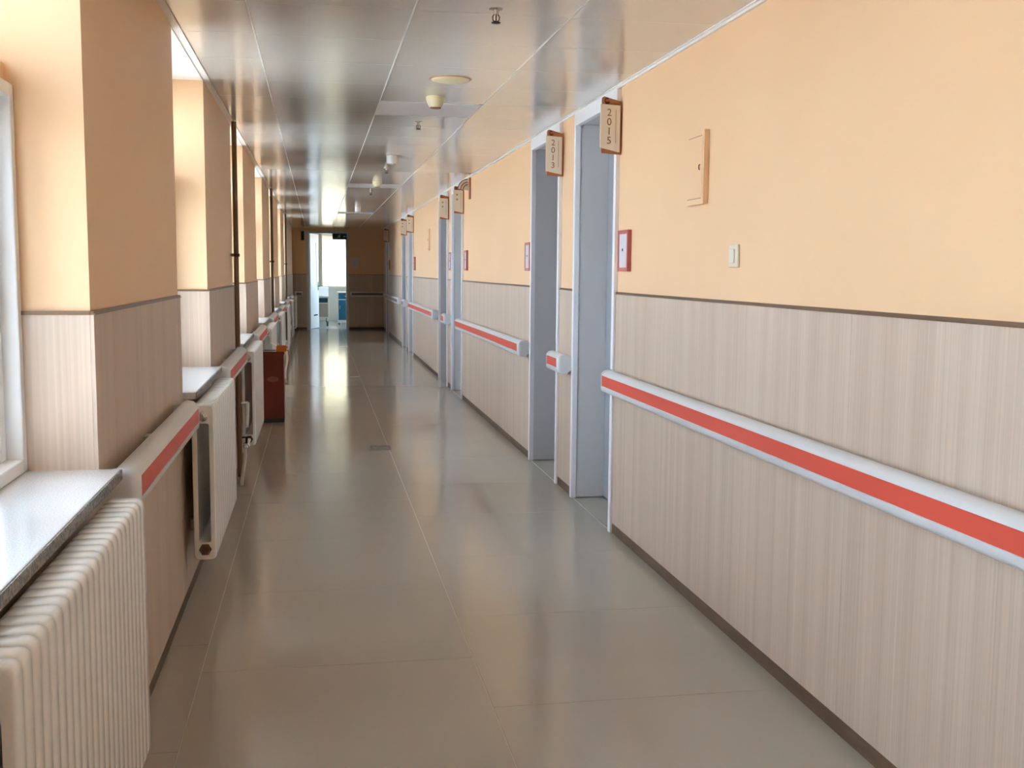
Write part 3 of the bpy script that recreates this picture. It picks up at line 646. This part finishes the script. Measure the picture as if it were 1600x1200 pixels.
# ------------------------------------------------------------------ electrical boxes and switch
for y0, lab in ((4.185, 'peach-painted electrical box high on the right wall'), (15.05, 'small peach-painted electrical box past the fourth door')):
    t = tag(empty('electrical_box', (PR, y0 + 0.10, 1.825)), lab, 'electrical box', 'painted electrical boxes')
    MB().box(-0.022, 0, -0.10, 0.10, -0.148, 0.148).obj('frame', M['paint'], t, bevel=0.0015)
    d = MB().box(-0.0235, -0.022, -0.085, 0.085, -0.122, 0.125).obj('door', M['paint'], t)
    for zz in (-0.1235, 0.1265): B(-0.0226, -0.022, -0.075, 0.085, zz - 0.0012, zz + 0.0012).obj('seam', M['ink'], t)
    MB().tube([(-0.024, -0.062, 0.012), (-0.028, -0.062, 0.008), (-0.028, -0.060, -0.004), (-0.024, -0.058, -0.010)], 0.0022, 6).obj('latch', M['dark'], d)
t = tag(empty('light_switch', (PR, 3.876, 1.463)), 'cream rocker light switch on the right wall', 'switch')
MB().box(-0.010, 0, -0.043, 0.043, -0.043, 0.043).obj('plate', M['cream'], t, bevel=0.003)
MB().box(-0.015, -0.010, -0.017, 0.017, -0.026, 0.026).obj('rocker', M['cream'], t, bevel=0.002)

# ------------------------------------------------------------------ ceiling devices
t = tag(empty('ceiling_speaker', (0.675, 5.52, H)), 'round flat cream ceiling speaker in front of the nearest smoke detector', 'speaker')
lathe([(0.001, -0.010), (0.082, -0.010), (0.094, -0.007), (0.100, 0.0)], (0, 0, 0), 'z', 32).obj('grille', M['detector'], t, smooth=True)
lathe([(0.106, -0.002), (0.108, -0.0005), (0.101, 0.0)], (0, 0, 0), 'z', 32).obj('rim', M['sign_b'], t)
for y, lab in ((6.08, 'nearest yellowed cone-shaped smoke detector in front of the first lamp'), (11.95, 'second yellowed smoke detector in front of the middle lamp')):
    t = tag(empty('smoke_detector', (0.66, y, H)), lab, 'smoke detector', 'yellowed smoke detectors')
    lathe([(0.052, 0), (0.054, -0.016), (0.050, -0.026), (0.036, -0.056), (0.030, -0.060), (0.001, -0.060)], (0, 0, 0), 'z', 24).obj('housing', M['detector'], t, smooth=True)
    lathe([(0.031, -0.0595), (0.031, -0.064), (0.001, -0.064)], (0, 0, 0), 'z', 24).obj('sensor_ring', M['ink'], t)
for y, lab in ((9.25, 'white cylindrical ceiling device between the first and second lamps'), (16.9, 'small pinkish white cylindrical ceiling device beyond the second lamp')):
    t = tag(empty('ceiling_camera', (0.635, y, H)), lab, 'camera', 'white cylinders on the ceiling')
    lathe([(0.045, 0), (0.045, -0.062), (0.040, -0.068), (0.001, -0.068)], (0, 0, 0), 'z', 24).obj('housing', M['white'], t, smooth=True)
    lathe([(0.024, -0.066), (0.022, -0.078), (0.001, -0.080)], (0.004, -0.008, 0), 'z', 16).obj('lens', M['grey'], t)
for y, lab in ((4.02, 'sprinkler head cut by the top picture edge'), (7.10, 'sprinkler head just beyond the nearest lamp'), (10.35, 'small sprinkler head beyond the white cylinder'), (13.35, 'tiny sprinkler head beyond the second lamp')):
    t = tag(empty('sprinkler', (0.66, y, H)), lab, 'sprinkler', 'ceiling sprinklers')
    lathe([(0.026, 0), (0.026, -0.003), (0.010, -0.006), (0.009, -0.022), (0.001, -0.022)], (0, 0, 0), 'z', 14).obj('body', M['chrome'], t)
    MB().tube([(-0.006, 0, -0.020), (-0.013, 0, -0.030), (-0.011, 0, -0.042), (-0.002, 0, -0.050)], 0.0025, 6).tube([(0.006, 0, -0.020), (0.013, 0, -0.030), (0.011, 0, -0.042), (0.002, 0, -0.050)], 0.0025, 6).obj('yoke', M['brass'], t)
    MB().tube([(0, 0, -0.022), (0, 0, -0.048)], 0.0025, 6).obj('bulb', M['brass'], t)
    lathe([(0.001, -0.050), (0.017, -0.050), (0.017, -0.053), (0.001, -0.053)], (0, 0, 0), 'z', 14).obj('deflector', M['dark'], t)

# ------------------------------------------------------------------ exit sign
t = tag(empty('exit_sign', (0.52, 25.0, 2.15)), 'green exit sign hanging before the bright ward door', 'sign')
MB().box(-0.16, 0.16, -0.012, 0.012, -0.068, 0.068).obj('housing', M['dark'], t)
f_ = MB().box(-0.155, 0.155, -0.015, -0.012, -0.063, 0.063).obj('face', M['green'], t)
gm = MB()
gm.prism(circ(0.008, 0.040, 0.011, 10), 'y', -0.017, -0.015)
for pa, pb, r_ in (((0.005, 0.026), (-0.010, -0.005), 0.010), ((-0.010, -0.005), (0.014, -0.022), 0.008), ((0.014, -0.022), (0.004, -0.048), 0.007), ((-0.010, -0.005), (-0.030, -0.022), 0.008), ((-0.030, -0.022), (-0.050, -0.022), 0.007),
                   ((0.006, 0.020), (0.030, 0.006), 0.006), ((0.002, 0.022), (-0.026, 0.022), 0.006), ((-0.026, 0.022), (-0.034, 0.006), 0.006)):
    dx, dz = pb[0] - pa[0], pb[1] - pa[1]; L_ = math.hypot(dx, dz); nx, nz = -dz / L_ * r_, dx / L_ * r_
    gm.prism([(pa[0] + nx, pa[1] + nz), (pa[0] - nx, pa[1] - nz), (pb[0] - nx, pb[1] - nz), (pb[0] + nx, pb[1] + nz)], 'y', -0.017, -0.015)
gm.prism([(0.085, 0.0), (0.105, 0.022), (0.105, 0.009), (0.135, 0.009), (0.135, -0.009), (0.105, -0.009), (0.105, -0.022)][::-1], 'y', -0.017, -0.015)
gm.obj('symbol', M['glyph'], f_)
for xx in (-0.11, 0.11): MB().tube([(xx, 0, 0.066), (xx, 0, H - 2.15)], 0.004, 6).obj('hanger', M['chrome'], t)

# ------------------------------------------------------------------ end wall things
t = tag(empty('wall_notice', (0.88, YE, 1.55)), 'small grey notice frame on the dark end wall', 'notice')
MB().box(-0.075, 0.075, -0.018, 0.0, -0.11, 0.11).obj('frame', M['cream'], t, bevel=0.003); B(-0.055, 0.055, -0.021, -0.018, -0.09, 0.09).obj('card', M['plaque'], t)
t = tag(empty('wall_speaker', (-0.30, YE, 2.17)), 'dark box on the end wall left of the ward door', 'speaker')
MB().box(-0.055, 0.03, -0.09, 0.0, -0.115, 0.115).obj('housing', M['grey'], t, bevel=0.005); B(-0.045, 0.02, -0.094, -0.09, -0.10, 0.10).obj('grille', M['dark'], t)

# ------------------------------------------------------------------ floor drains
for y, lab in ((8.42, 'nearest small square floor drain with slotted cover'), (14.15, 'second small floor drain'), (19.8, 'farthest tiny floor drain')):
    t = tag(empty('floor_drain', (0.48, y, 0)), lab, 'drain', 'slotted floor drains')
    MB().box(-0.075, 0.075, -0.10, -0.088, 0, 0.004).box(-0.075, 0.075, 0.088, 0.10, 0, 0.004).box(-0.075, -0.063, -0.088, 0.088, 0, 0.004).box(0.063, 0.075, -0.088, 0.088, 0, 0.004).obj('rim', M['chrome'], t)
    B(-0.063, 0.063, -0.088, 0.088, 0.0002, 0.001).obj('sump', M['dark'], t)
    for i in range(5):
        yy = -0.066 + 0.033 * i; B(-0.063, 0.063, yy - 0.006, yy + 0.006, 0.001, 0.004).obj('slat', M['grey'], t)
